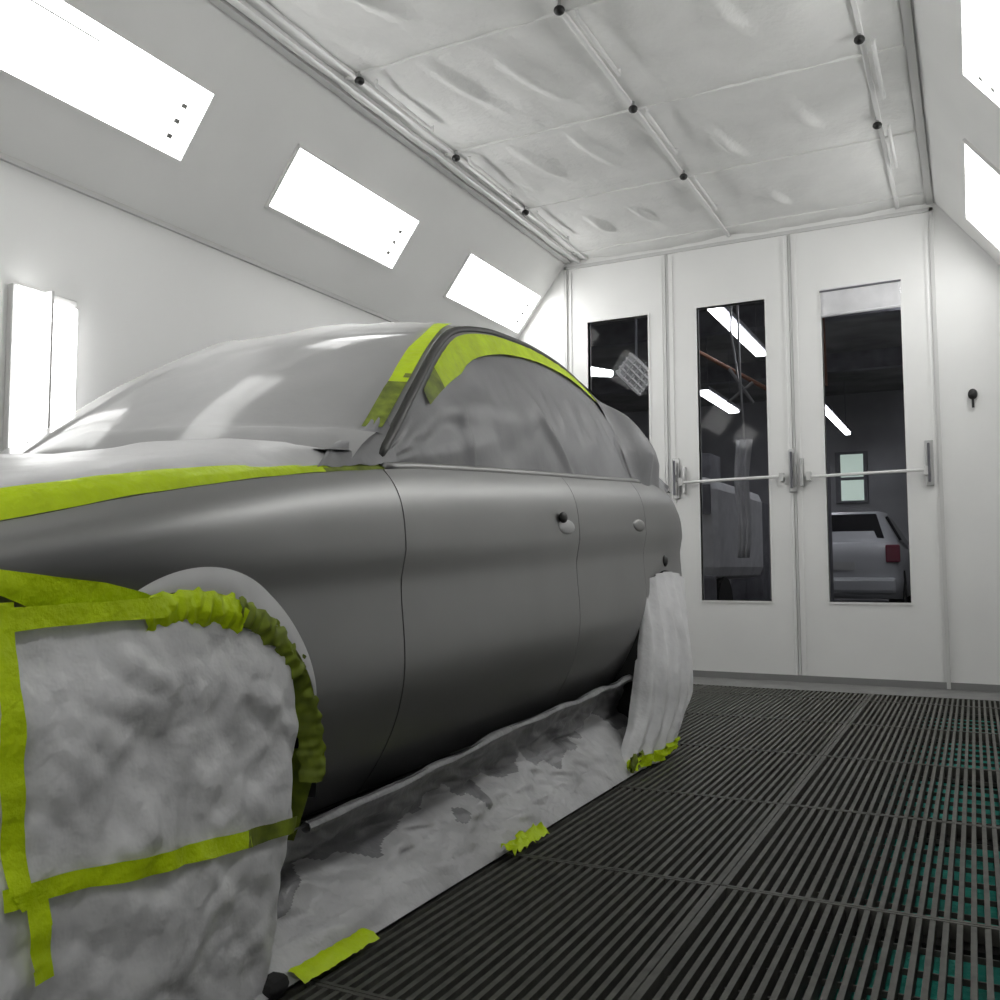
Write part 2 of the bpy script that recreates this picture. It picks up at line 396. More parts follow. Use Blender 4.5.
def panel(name, y0, y1, s, parent, m='paint', step=.02):
    g = .0020 if abs(y0-1.605) < .001 or abs(y1-1.605) < .001 else .0010
    y0 += g; y1 -= g
    ys = [y0+(y1-y0)*i/max(2, int((y1-y0)/step)) for i in range(max(2, int((y1-y0)/step))+1)]
    for (c, h, r) in ARCH:
        for q in (c-r, c+r):
            if y0 < q < y1: ys += [q-.0005, q+.0005]+[q+(-1 if q > c else 1)*d for d in (.002, .006, .012)]
    ys = sorted(set(ys)); NV = 44
    bm = bmesh.new(); cols = []
    for i, y in enumerate(ys):
        zl, zh = zlow(y), spl(BELT, y)
        zs = spl(SILL, y)
        cols.append([bm.verts.new(side_pt(y, max(zl, zs+(zh-zs)*j/NV), s)) for j in range(NV+1)])
    for a, b in zip(cols, cols[1:]):
        for j in range(NV): bm.faces.new((a[j], b[j], b[j+1], a[j+1]))
    bmesh.ops.remove_doubles(bm, verts=bm.verts[:], dist=.0002)
    # edges turned inwards at both ends and along the bottom, on vertices of their own
    def fold(pts, d):
        pv = None
        for p in pts:
            a = (bm.verts.new(p), bm.verts.new(p+Vector((-s*d, 0, 0))))
            if pv: bm.faces.new((pv[0], a[0], a[1], pv[1]))
            pv = a
    for y in (ys[0], ys[-1]):
        fold([side_pt(y, zlow(y)+(spl(BELT, y)-zlow(y))*j/30, s) for j in range(31)], .012)
    fold([side_pt(y, zlow(y), s) for y in ys], .03)
    return link(name, bm, m, parent, smooth=True)
car = empty('car', (0, 0, 0))
tag(car, 'grey sedan in base coat, masked with film and lime tape, parked in the booth', 'car')
for s in (1, -1):
    panel('front_bumper', .05, .66, s, car)
    panel('fender', .66, 1.605, s, car)
    d = panel('front_door', 1.605, 2.55, s, car)
    r_ = panel('rear_door', 2.55, 3.17, s, car)
    panel('quarter_panel', 3.17, 4.6, s, car)
    # handle recesses with the handle taken off
    for dd, hy, hz in ((d, 2.42, .806), (r_, 3.06, .835)):
        p = side_pt(hy, hz, s)
        bm = bmesh.new(); bmesh.ops.create_uvsphere(bm, u_segments=16, v_segments=8, radius=1)
        for v in bm.verts: v.co = Vector((p.x+v.co.x*.010, hy+.035+v.co.y*.06, hz-.012+v.co.z*.022))
        link('handle_cup', bm, 'paintlip' if hy < 3 else 'paint', dd, smooth=True)
        if hy < 3:
            bm = bmesh.new(); bmesh.ops.create_uvsphere(bm, u_segments=12, v_segments=8, radius=1)
            for v in bm.verts: v.co = Vector((p.x+s*.006+v.co.x*.010, hy+v.co.y*.024, hz+.014+v.co.z*.016))
            link('handle_hole', bm, 'black', dd, smooth=True)
# dark structure behind the shut lines
bm = bmesh.new()
ys = [.12+.1*i for i in range(45)]
prev = None
for y in ys:
    y = min(y, 4.5); w = HW-spl(PLAN, y)-.13; zl = max(spl(SILL, y)+.02, 0); zh = spl(BELT, y)-.03
    for c, h, r in ARCH:
        if abs(y-c) < r+.08: w = min(w, .42)
    ring = [bm.verts.new((CX+sx*w, y, z)) for sx, z in ((-1, zl), (1, zl), (1, zh), (-1, zh))]
    if prev:
        for k in range(4): bm.faces.new((prev[k], prev[(k+1) % 4], ring[(k+1) % 4], ring[k]))
    else: bm.faces.new(ring)
    prev = ring
bm.faces.new(prev)
link('inner_body', bm, 'dark', car)
# strips right behind the shut lines
for s in (1, -1):
    for y in (.66, 1.605, 2.55, 3.17):
        bm = bmesh.new(); pv = None
        for k in range(21):
            zz = zlow(y)+(spl(BELT, y)-zlow(y))*k/20
            a = [bm.verts.new(side_pt(y+dy, zz, s, -.012)) for dy in (-.02, .02)]
            if pv: bm.faces.new((pv[0], pv[1], a[1], a[0]))
            pv = a
        link('door_seal', bm, 'black', car)
# flared arch lips
for s in (1, -1):
    for k, (c, h, r) in enumerate(ARCH):
        def lip(u, v):
            a = .10*PI+.51*PI*u if k == 0 else -.15*PI+1.3*PI*u
            w = .044*math.sin(PI*min(1, max(0, u)))**.7+.001
            rr = r-.004+w*v
            y = c-rr*math.cos(a-0)*-1; z = h+rr*math.sin(a)
            p = side_pt(y, min(z, spl(BELT, y)), s)
            return p+Vector((s*(.001+.016*math.sin(PI*(1-v)*.5)*math.sin(PI*min(1, max(0, u)))**.5), 0, 0))
        if k == 0: link('arch_lip', grid(lip, 48, 6), 'paintlip', car, smooth=True)  # lip is a paler grey than the panels around it
        # wheel housing
        bm = grid(lambda u, v: Vector((CX+s*(HW-spl(PLAN, c)-.01-.30*v), c+(r)*math.cos(PI*(1.1*u-.05)), h+r*math.sin(PI*(1.1*u-.05)))), 20, 3)
        link('wheel_housing', bm, 'dark', car, smooth=True)
# black dot plug on the quarter panel
p = side_pt(3.42, .70, 1)
bm = bmesh.new(); bmesh.ops.create_uvsphere(bm, u_segments=12, v_segments=8, radius=1)
for v in bm.verts: v.co = Vector((p.x+v.co.x*.012, 3.42+v.co.y*.022, .70+v.co.z*.022))
link('rubber_plug', bm, 'black', car, smooth=True)
# bonnet
def hood_pt(y, q, lift=0):
    """q -1..1 across"""
    w = HW-spl(PLAN, y)-.062
    e_ = abs(q); zb_ = spl(BELT, y)
    z = zb_+.035*min(1, (1-e_)/.12)**.6+.025*(1-e_*e_)*min(1, y/.8)
    return Vector((CX+q*w, y, z+lift))
link('bonnet', grid(lambda u, v: hood_pt(.10+1.36*u+.10*(1-u)*(2*v-1)**2*0+ .16*u*(2*v-1)**2, 2*v-1), 40, 50), 'paint', car, smooth=True)
# boot lid
link('boot_lid', grid(lambda u, v: Vector((CX+(2*v-1)*(HW-spl(PLAN, 3.32+1.26*u)-.06), 3.32+1.26*u, spl(BELT, 3.32+1.26*u)+.03*(1-(2*v-1)**2)+.02*min(1, (1-abs(2*v-1))/.1))), 20, 30), 'paint', car, smooth=True)
# nose and tail closing panels
link('front_grille', grid(lambda u, v: Vector((CX+(2*v-1)*(HW-.48), .05-.03*math.cos((2*v-1)*PI/2)+.0, .22+.36*u)), 8, 16), 'dark', car, smooth=True)
link('tail_panel', grid(lambda u, v: Vector((CX+(2*v-1)*(HW-.50), 4.6+.03*math.cos((2*v-1)*PI/2), .33+.55*u)), 8, 16), 'paint', car, smooth=True)
# greenhouse
RX = [(1.62, .675), (1.86, .615), (2.05, .56), (2.2, .525), (2.54, .505), (2.8, .50), (3.05, .50), (3.3, .51), (3.55, .535), (3.8, .58), (4.0, .62)]
RZ = [(1.62, .905), (1.72, .985), (1.86, 1.105), (2.05, 1.25), (2.2, 1.335), (2.4, 1.385), (2.6, 1.405), (2.8, 1.41), (3.05, 1.39), (3.3, 1.325), (3.5, 1.235), (3.75, 1.10), (4.0, 1.0)]
def rail(y, s=1): return Vector((CX+s*spl(RX, y), y, spl(RZ, y)))
def top_pt(y, q, lift=0):
    w = spl(RX, y); zr = spl(RZ, y)
    k = max(0, min(1, (2.2-y)/.6)); kr = max(0, min(1, (y-3.2)/.8))
    yy = y-(.20*k+.04)*(1-q*q)*(1 if y < 2.6 else 0)+.12*kr*(1-q*q)
    return Vector((CX+q*w, yy, zr+(.030*(1-q*q))*(1-.5*k)+lift))
def top_patch(y0, y1, n=24, lift=0, ql=1): return grid(lambda u, v: top_pt(y0+(y1-y0)*u, (2*v-1)*ql, lift), n, 32)
link('windscreen', top_patch(1.64, 2.22, lift=-.004), 'carglass', car, smooth=True)
link('roof', top_patch(2.2, 3.22, lift=0), 'paint', car, smooth=True)
link('rear_window', top_patch(3.2, 3.98, lift=-.004), 'carglass', car, smooth=True)
link('cowl', grid(lambda u, v: Vector((CX+(2*v-1)*.67, 1.42+.2*u+.05*(2*v-1)**2, .915+.02*(1-(2*v-1)**2)+.015*u)), 6, 24), 'dark', car, smooth=True)
def side_glass(y, t, s=1, bulge=.0, extra=0):
    lo = Vector((CX+s*(HW-spl(PLAN, y)-.072), y, spl(BELT, y)+.004)); up = rail(y, s)
    p = lo.lerp(up, t); h = max(0, up.z-lo.z)
    p.x += s*(.10*h*math.sin(PI*t)*.6+extra)
    return p
for s in (1, -1):
    link('side_window', grid(lambda u, v: side_glass(1.62+2.3*u, v, s, extra=-.015), 50, 14), 'carglass', car, smooth=True)
    # painted pillar and roof rail
    pts = [rail(1.63+(3.26-1.63)*i/60, s) for i in range(61)]
    bm = bmesh.new(); tube(bm, pts, [.012]*61, 10); link('roof_rail', bm, 'darkpaint', car, smooth=True)
    # belt moulding
    pts = [Vector((CX+s*(HW-spl(PLAN, y)-.064), y, spl(BELT, y)+.004)) for y in [1.62+1.66*i/40 for i in range(41)]]
    bm = bmesh.new(); tube(bm, pts, .011, 8); link('belt_moulding', bm, 'paint', car, smooth=True)
# wheels
for s in (1, -1):
    for k, (c, h, r) in enumerate(ARCH):
        w = empty('wheel'); w.parent = car; w.location = (CX+s*(HW-.13), c, .30)
        bm = bmesh.new(); prof = [(.20, -.10), (.27, -.105), (.295, -.09), (.30, -.05), (.30, .05), (.295, .09), (.27, .105), (.20, .10)]
        n = 40; rings = [[bm.verts.new((x, rr*math.cos(2*PI*i/n), rr*math.sin(2*PI*i/n))) for rr, x in prof] for i in range(n)]
        for i in range(n):
            for j in range(len(prof)-1): bm.faces.new((rings[i][j], rings[(i+1) % n][j], rings[(i+1) % n][j+1], rings[i][j+1]))
        link('tyre', bm, 'tyre', w, smooth=True)
        bm = bmesh.new()
        bmesh.ops.create_cone(bm, cap_ends=True, segments=32, radius1=.20, radius2=.20, depth=.08, matrix=Matrix.Rotation(PI/2, 4, 'Y'))
        for i in range(5):
            a = 2*PI*i/5; vv = box(bm, s*.04, s*.07, -.02, .02, .03, .19)
            bmesh.ops.rotate(bm, verts=vv, cent=(0, 0, 0), matrix=Matrix.Rotation(a, 3, 'X'))
        link('rim', bm, 'rim', w)

# ------------------------------------------------------------------ masking on the car
def up_across(d): return lambda i, p: Vector(d)
# sheet over bonnet and windscreen
def tape_edge(y):
    return Vector((CX+HW-spl(PLAN, y)-.063, y, spl(BELT, y)+.001))
mk = empty('windscreen_sheet'); tag(mk, 'clear masking film draped over the bonnet and windscreen of the grey car', 'masking film')
def hood_film(u, v):
    y = .10+1.46*u; q = (2*v-1)*.985
    yy = y+.10*u*q*q
    p = hood_pt(min(yy, 1.6), q, .010)
    b = .020*nz(p.x*3.2, p.y*3.2)+.010*abs(nz(p.x*9, p.y*6, 3))
    edge = min(1, (1-abs(2*v-1))/.2)
    p.z += max(0, .004+b*1.0)*edge-.006*(1-edge)
    return p
link('bonnet_film', grid(hood_film, 70, 60), 'filmhood', mk, smooth=True)
def ws_film(u, v):
    y = 1.63+.60*u; q = (2*v-1)*.99
    if u < .10:      # tucked down over the cowl onto the bonnet film
        a = hood_film(.90, v); b_ = top_pt(1.68, q, .022); t = u/.10
        return a.lerp(b_, t)+Vector((0, 0, (.006+.008*nz(q*9, t*2))*min(1, t*2)+.012*math.sin(PI*t)-.004*(1-t)))
    p = top_pt(y, q, .012)
    e_ = min(1, (1-abs(2*v-1))/.1)
    p.z += e_*(.008+.010*abs(nz(p.x*3+p.y*3, p.y*2, 1))+.012*math.exp(-((q+.22+.3*u)/.05)**2)+.006*abs(nz(p.x*9, p.y*5, 6)))
    p.y -= .01*e_
    return p
link('screen_film', grid(ws_film, 50, 90), 'film', mk, smooth=True)
link('roof_film', top_patch(2.21, 3.2, lift=.012, ql=.93), 'film', mk, smooth=True)
link('corner_film', grid(lambda u, v: (tape_edge(1.40+.28*u)+Vector((-.004, 0, .010))).lerp(top_pt(1.66+.09*u, .90+.06*u, .024), v)+Vector((0, 0, .012*math.sin(PI*v)+.006*nz(u*7, v*5))), 16, 12), 'filmgrey', mk, smooth=True)
# tape along the bonnet edge
bm = grid(lambda u, v: (lambda y: tape_edge(y)+Vector((.005-.034*v, 0, .000+lerp_tab([(.2, .044), (.8, .040), (1.2, .026), (1.6, .015)], y)*v**.6+.002*nz(y*12, v*3))))(.15+1.47*u), 80, 4)
o = link('tape', bm, ['tape', 'tapedark'], mk, smooth=True)
for p in o.data.polygons:
    if p.center.y+.1*nz(p.center.y*30, p.center.z*50) > 1.43: p.material_index = 1
# tape on the windscreen side of the pillar
def pil(y, t):   # t moves forward from the rail
    return top_pt(y, 1-t, .018+.0)
bm = grid(lambda u, v: pil(1.70+.52*u, .030+(.060+.03*u)*v)+Vector((.010, -.004, .002)), 30, 3)
o = link('pillar_tape', bm, ['tape', 'tapedark'], mk, smooth=True)
for p in o.data.polygons:
    if p.center.y+.12*nz(p.center.x*60, p.center.y*30) < 1.84: p.material_index = 1

# film over the side windows
sf = empty('side_window_film'); tag(sf, 'grey oversprayed film taped over the side windows of the car', 'masking film')
def sfilm(u, v):
    y = 1.645+1.675*u
    p = side_glass(y, v*.985, 1, extra=.006)
    fold = .018*math.exp(-((y-(2.36+.30*(1-v)))/.022)**2)*(1-v)+.012*math.exp(-((y-(2.02+.02*v))/.018)**2)*min(1, (1-v)*2)
    p.x += fold*math.sin(PI*min(1, v*1.2+.12))+.010*nz(y*7, v*4)*math.sin(PI*v)+.004*nz(y*22, v*5, 4)*math.sin(PI*v)
    return p
link('film', grid(sfilm, 130, 40), 'filmgrey', sf, smooth=True)
def win_tape(y0, y1, w0, w1, m, n=50):
    def f(u, v):
        y = y0+(y1-y0)*u; w = w0+(w1-w0)*u
        up = rail(y); lo = side_glass(y, 0); h = (up-lo).length
        t = 1-(.014+w*v)/max(h, .08)
        p = side_glass(y, max(0.05, t), 1, extra=.014+.003*nz(y*30, v*2))
        return p
    return link('frame_tape', grid(f, n, 4), m, sf, smooth=True)
win_tape(1.88, 1.98, .040, .060, 'tapedark', 10)
win_tape(1.98, 2.10, .060, .085, 'tape', 20)
win_tape(2.10, 2.62, .085, .055, 'tape')
win_tape(2.62, 3.36, .055, .030, 'tape')
# bunched film over the rear pillar and rear window
rf = empty('rear_window_film'); tag(rf, 'grey film bunched over the rear pillar and rear window behind the side windows', 'masking film')
def rfilm(u, v):
    y = 3.22+.70*u
    p = side_glass(y, v*1.08-.08, 1, extra=.012)
    bul = .095*math.exp(-((u-.25)/.20)**2)*math.sin(PI*min(1, .25+.75*v))*min(1, u/.12)*min(1, v/.25)
    p += Vector((bul*.55, .03*v, bul*(.3+v*.9)))
    p.x += .012*nz(y*14, v*3, 2)*math.sin(PI*v)+.010*math.sin(y*38+v*2)*math.sin(PI*min(1, v+.1))
    return p
link('film', grid(rfilm, 60, 24), 'filmgrey', rf, smooth=True)
link('top_film', grid(lambda u, v: top_pt(3.20+.75*u, (2*v-1), .016)+Vector((0, 0, .06*math.exp(-((u-.3)/.2)**2)*(1 if True else 0)*(.6+.4*nz(v*9, u*4)))), 30, 50), 'filmgrey', rf, smooth=True)

# front wheel cover
wc = empty('wheel_cover'); tag(wc, 'milky plastic cover taped over the front wheel, nearest the camera', 'wheel cover', 'plastic wheel covers of the grey car')
def cov(u, v):
    y = .60+.73*u
    c, h, r = 1.01, .325, .305
    d = abs(y-c); top = h+math.sqrt(max(0, r*r-d*d)) if d < r else h
    if y < c: top = max(top, .632-.10*max(0, (.72-y)))      # flat taped front edge
    z = .012+(top-.012)*v
    ex = max(0, u-.86)/.14
    yy = y-(.10*(1-min(1, z/.42))**1.2)*max(0, u-.35)/.65      # hem drawn forward at the ground
    x = -1.035+.030*math.sin(PI*min(1, .12+.88*v)**.8)*math.sin(PI*min(1, .15+.8*u))
    x += .018*(1-v)*(1-u*.5)
    wr = .018*nz(yy*7, z*7, 1)+.013*abs(nz(yy*13+z*5, z*11, 5))+.006*nz(yy*30, z*24, 8)
    # hanging swags
    wr += .010*math.sin(z*38+9*(yy-1)**2*10)*max(0, .8-abs(z-.42)*3.2)*max(0, 1-abs(yy-1.02)*3.4)
    x += wr*min(1, (1-v)*6+.1)*min(1, u*6+.2)
    x -= .13*ex*ex
    return Vector((x, yy, z))
link('sheet', grid(cov, 150, 130), 'sheet', wc, smooth=True)
def cov_at(y, z, lift=.006):
    # nearest point of the cover for tape (inverse by search along u)
    best = None
    for i in range(81):
        u = i/80
        yy = .60+.73*u; c, h, r = 1.01, .325, .305
        d = abs(yy-c); top = h+math.sqrt(max(0, r*r-d*d)) if d < r else h
        if yy < c: top = max(top, .632-.10*max(0, (.72-yy)))
        v = min(1, max(0, (z-.012)/(top-.012)))
        p = cov(u, v)
        e_ = abs(p.y-y)+abs(p.z-z)
        if best is None or e_ < best[0]: best = (e_, p)
    p = best[1]; return Vector((p.x+lift, y, z))
def tape_path(pts, w, across, name, parent, m='tape', lift=.006, n=40, on=cov_at):
    fine = []
    for i in range(n+1):
        t = i/n*(len(pts)-1); k = min(int(t), len(pts)-2); f = t-k
        y = pts[k][0]*(1-f)+pts[k+1][0]*f; z = pts[k][1]*(1-f)+pts[k+1][1]*f
        fine.append((y, z))
    bm = bmesh.new(); cols = []
    for i, (y, z) in enumerate(fine):
        ww = w*(1+.12*nz(y*15, z*15)); row = []
        for j in (-.5, 0, .5):
            yy, zz = y+across[0]*ww*j, z+across[1]*ww*j
            row.append(bm.verts.new(on(yy, zz, lift)))
        cols.append(row)
    for a, b in zip(cols, cols[1:]):
        for j in range(2): bm.faces.new((a[j], b[j], b[j+1], a[j+1]))
    return link(name, bm, m, parent, smooth=True)
tape_path([(.70, .303), (.80, .297), (.90, .287), (1.00, .280), (1.11, .268)], .026, (0, 1), 'cross_tape', wc, lift=.010)
tape_path([(1.10, .269), (1.22, .262)], .026, (0, 1), 'cross_tape', wc, 'tapedark', lift=.010)
tape_path([(.708, .64), (.710, .45), (.720, .31), (.735, .285)], .028, (1, 0), 'edge_tape', wc, lift=.012)
tape_path([(.742, .30), (.748, .20)], .030, (1, 0), 'edge_tape', wc, lift=.014)
tape_path([(.69, .618), (.80, .622), (.95, .625)], .028, (0, 1), 'top_tape', wc, lift=.012)
# crinkled tape following the arch
def arch_tape(a0, a1, r0, r1, m, amp, x_in=.0):
    def f(u, v):
        a = a0+(a1-a0)*u; rr = r0+(r1-r0)*v+amp*nz(a*14, v*2)
        y = 1.01-rr*math.cos(a); z = .325+rr*math.sin(a)
        x = XS+.008+amp*1.0*nz(a*22, v*4, 3)-x_in*(1-v)+.012*math.sin(PI*v)
        return Vector((x, y, z))
    return link('arch_tape', grid(f, 80, 6), m, wc, smooth=True)
arch_tape(.40*PI, .62*PI, .272, .325, 'tape', .008)
arch_tape(.60*PI, .80*PI, .285, .328, 'tapedark', .011)
arch_tape(.78*PI, 1.02*PI, .29, .325, 'tapedark', .007, .03)
bm = grid(lambda u, v: Vector((XS-.004-.05*(1-v)-.04*u, 1.335-.022*(1-v)*(1-.7*u)-.02*u*u, .36-.16*u)), 20, 3)
link('rear_edge_tape', bm, 'tapedark', wc, smooth=True)

# front bumper sheet with the broad tape above it
fb = empty('bumper_sheet'); tag(fb, 'milky plastic sheet over the front bumper at the left edge of the photo', 'masking film')
link('sheet', grid(lambda u, v: side_pt(.10+.585*u, .56 if False else max(.23, .60*v), 1, .012+.02*(1-v)+.014*nz(u*6, v*6, 2)), 40, 40), 'sheet', fb, smooth=True)
def bt(u, v):
    y = .40+.56*u
    z1 = lerp_tab([(.40, .700), (.715, .680), (.80, .668), (.86, .661), (.93, .645), (.96, .632)], y)
    z0 = lerp_tab([(.40, .665), (.715, .650), (.80, .615), (.90, .603), (.96, .612)], y)
    z = z0+(z1-z0)*v
    return side_pt(y, z, 1, .014+.003*nz(y*20, v*3))
link('tape', grid(bt, 50, 4), 'tape', fb, smooth=True)
link('tape', grid(lambda u, v: side_pt(.45+.28*u, .585+.032*v+.01*u, 1, .02), 16, 3), 'tape', fb, smooth=True)

# sill skirt
sk = empty('sill_skirt'); tag(sk, 'long plastic skirt hanging from the car sill down to the floor grates', 'masking film')
def skirt(u, v):
    y = 1.12+2.2*u
    zs = lerp_tab([(1.2, .215), (1.44, .225), (1.8, .240), (2.14, .266), (2.53, .275), (3.22, .305)], y)
    # profile from sill edge to ground
    if v < .5:
        t = v/.5; x = -1.072-.075*math.sin(PI*t*.5); z = zs+.006-(zs*.48)*t
    else:
        t = (v-.5)/.5; x = -1.147+.145*t**.7; z = zs*.52+.006-(zs*.52-.004)*t
    zone = math.sin(PI*min(1, v*1.0))
    x += (.028*nz(y*5+v*2, v*5, 2)+.018*nz(y*14-v*6, v*9, 5))*zone
    z += (.012*nz(y*6, v*6, 9))*zone*(1 if v < .8 else .3)
    return Vector((x, y, max(.003, z)))
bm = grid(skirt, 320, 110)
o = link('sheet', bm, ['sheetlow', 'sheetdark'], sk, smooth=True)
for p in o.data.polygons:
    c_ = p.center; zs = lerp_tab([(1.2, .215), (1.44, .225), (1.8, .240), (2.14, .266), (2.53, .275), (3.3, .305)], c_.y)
    if c_.z/zs > .47+.32*nz(c_.y*4, c_.z*5, 3)+.25*nz(c_.y*13, c_.z*16, 7): p.material_index = 1  # darker sheet paints the shade below the sill into the upper skirt
# folded tuck along the sill
def tuck(u, v):
    y = 1.34+1.86*u
    zs = lerp_tab([(1.2, .215), (1.44, .225), (1.8, .240), (2.14, .266), (2.53, .275), (3.3, .305)], y)
    a = 2*PI*v; r = .010+.006*nz(y*6, 0, 3)
    return Vector((-1.078+r*1.2*math.cos(a)+.008*nz(y*8, 1), y, zs-.004+r*math.sin(a)+.008*nz(y*7, 2)))
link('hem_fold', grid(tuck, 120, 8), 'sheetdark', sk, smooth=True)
def floor_tape(x0, y0, x1, y1, w, name, parent, jag=.003, m='tape'):
    d = Vector((x1-x0, y1-y0, 0)); n_ = Vector((d.y, -d.x, 0)).normalized()
    def f(u, v):
        p = Vector((x0, y0, .016))+d*u+n_*w*(v-.2)
        p.z += .012*math.sin(PI*(1-v)*.5)+jag*3*abs(nz(u*9, v*4, x0*7+y0)); p.x += jag*nz(u*12, v*5, 4)
        return p
    return link(name, grid(f, 24, 5), m, parent, smooth=True)
floor_tape(-1.004, 1.215, -1.0, 1.42, .036, 'floor_tape', sk)
floor_tape(-.992, 1.95, -.995, 2.15, .036, 'floor_tape', sk, .012)
# rear wheel cover
rc = empty('wheel_cover'); tag(rc, 'milky plastic cover over the rear wheel, bulging out at the back of the car', 'wheel cover', 'plastic wheel covers of the grey car')
def rcov(u, v):
    a = PI*u   # 0 front edge -> 1 rear edge
    
    zt_ = .575+.085*math.sin(a)**.6
    z = .012+(zt_-.012)*v
    yf = lerp_tab([(0, 2.86), (.25, 3.00), (.6, 3.09), (1, 3.17)], v); yr = lerp_tab([(0, 3.40), (.15, 3.50), (.3, 3.60), (1, 3.66)], v)
    w = (yr-yf)/2; yc = (yr+yf)/2
    y = yc-w*math.cos(a)
    bul = (.055+.045*math.sin(PI*min(1, v+.05)))*(1-.60*v**3)
    x = -1.055+bul*math.sin(a)**.7
    x += .010*math.sin(a*14+v*3)*math.sin(a)+.008*nz(y*12, z*4, 1)
    return Vector((x, y, z))
link('sheet', grid(rcov, 80, 50), 'sheet', rc, smooth=True)
def rtape(u, v):
    p = rcov(.06+.72*u, .06*v+.01)
    return p+Vector((.012+.012*nz(u*20, v*6), -.012*v, .010*abs(nz(u*24, v*3, 2))))
link('hem_tape', grid(rtape, 50, 5), 'tape', rc, smooth=True)
bm = grid(lambda u, v: Vector((-1.0+.02*nz(u*9, v*5), 2.86+.16*u, .02+.05*v+.015*nz(u*12, 3))), 20, 4)
link('corner_tape', bm, 'tapedark', rc, smooth=True)
# black chock peeping out under the front cover
e = link('rubber_chock', B((-1.04, -.995, 1.155, 1.21, .001, .034)), 'tyre', bevel=.015)
tag(e, 'small black rubber block on the grate behind the front wheel cover', 'wheel chock')

# ------------------------------------------------------------------ workshop beyond the doors
struct('floor_workshop', B((-9, 5, Y1+.06, 20, -.12, -.02)), 'shopfloor')
struct('wall_workshop_back', B((-9, 5, 20, 20.2, -.1, 4.2)), 'shopwall')
struct('wall_workshop_left', B((-9.2, -9, Y1+.06, 20.2, -.1, 4.2)), 'shopwall')
struct('wall_workshop_right', B((5, 5.2, Y1+.06, 20.2, -.1, 4.2)), 'shopwall')
struct('ceiling_workshop', B((-9.2, 5.2, Y1+.1, 20.2, 4.2, 4.3)), 'shopceil')
struct('wall_workshop_front', B((-9.2, WL-.07, Y1+.08, Y1+.14, -.1, 4.2), (WR+.07, 5.2, Y1+.08, Y1+.14, -.1, 4.2), (WL-.07, WR+.07, Y1+.08, Y1+.14, H+.11, 4.2)), 'shopwall')
for i, y in enumerate((9, 12.5, 16)):
    struct('trim_%d' % (20+i), B((-9, 5, y, y+.18, 3.9, 4.2)), 'shopgrey')
def strip_light(x, y0, y1, z, label, wd=.06):
    e = empty('strip_light'); tag(e, label, 'light', 'strip lights hanging in the workshop')
    link('tube', B((x-wd, x+wd, y0, y1, z, z+.04)), 'shoptube', e, bevel=.01)
    link('housing', B((x-wd-.02, x+wd+.02, y0-.03, y1+.03, z+.041, z+.09)), 'shopgrey', e)
    bm = bmesh.new(); tube(bm, [(x, y0+.3, z+.09), (x, y0+.3, 4.2)], .006); tube(bm, [(x, y1-.3, z+.09), (x, y1-.3, 4.2)], .006); link('hanger', bm, 'shopgrey', e)
strip_light(-2.19, 8.9, 11.2, 3.2, 'long white strip light seen at the top of the middle door window')
strip_light(-3.43, 13.2, 15.2, 3.2, 'shorter strip light seen halfway up the middle door window', .08)
strip_light(-2.07, 15.1, 18.8, 3.2, 'far strip light seen in the right door window', .05)
strip_light(.9, 9, 12, 3.6, 'strip light of the workshop right of the booth')
strip_light(-1.9, 6.3, 7.9, 3.9, 'added strip light, out of view just beyond the booth doors')  # unseen lamp added to brighten the sheet and van behind the doors
strip_light(-.6, 11.5, 14, 3.9, 'strip light of the workshop above the parked hatchback')
# louvre grid and bright head standing in for a reflection in the left window
e = empty('louvre_reflection'); tag(e, 'tilted square louvre grid standing in for a reflection in the left door window', 'light')
c = Vector((-2.70, 8.0, 2.44)); ax = Vector((.165, 0, -.175)); ay = Vector((.11, 0, .125))
def bar_(bm, p, q, w=.008): tube(bm, [p, q], w, 6)
bm = bmesh.new()
for k in range(5):
    t = -1+.5*k
    for a_, b_ in ((ax, ay), (ay, ax)):
        bar_(bm, c+a_*t*.6-b_*.7, c+a_*t*.6+b_*.7, .014)
link('louvre', bm, 'rod', e)
bm = bmesh.new(); vs = [bm.verts.new(c+Vector((0, .03, 0))+ax*i*.62+ay*j*.72) for i, j in ((-1, -1), (1, -1), (1, 1), (-1, 1))]; bm.faces.new(vs)
link('reflected_back_plate', bm, 'whitecloth', e, solid=.02)
bm = bmesh.new(); tube(bm, [(-3.14, 8.02, 2.51), (-2.93, 8.02, 2.47)], [.045, .03], 10); link('reflected_lamp', bm, 'shoptube', e, smooth=True)
bm = bmesh.new(); tube(bm, [(-2.7, 8.05, 2.5), (-2.7, 8.05, 4.2)], .012); link('hanger', bm, 'shopgrey', e)
# white roller blind at the head of the right window
e = empty('window_cover'); tag(e, 'crumpled white plastic strip covering the top of the right door window', 'window cover')
link('sheet', grid(lambda u, v: Vector((-.757+.437*u, yd-.013+.006*nz(u*5, v*3), 2.165+.165*v)), 20, 10), 'whitecloth', e, smooth=True, solid=.002)
bm = bmesh.new(); tube(bm, [(-.757, yd-.016, 2.165), (-.32, yd-.016, 2.172)], .008); link('roll', bm, 'whitecloth', e, smooth=True)
bm = bmesh.new(); tube(bm, [(-.762, yd-.016, 2.315), (-.315, yd-.016, 2.322)], .006); link('batten', bm, 'shopgrey', e, smooth=True)
# daylight window in the workshop wall
d = struct('window_1', B((-2.46, -2.36, 19.93, 20, 2.0, 2.95), (-1.92, -1.84, 19.93, 20, 2.0, 2.95), (-2.46, -1.84, 19.93, 20, 2.95, 3.0), (-2.46, -1.84, 19.93, 20, 1.95, 2.0), (-2.46, -1.84, 19.94, 20, 2.42, 2.48)), 'shopgrey')
link('pane', B((-2.36, -1.92, 19.96, 19.99, 2.0, 2.95)), 'shopwin', d)
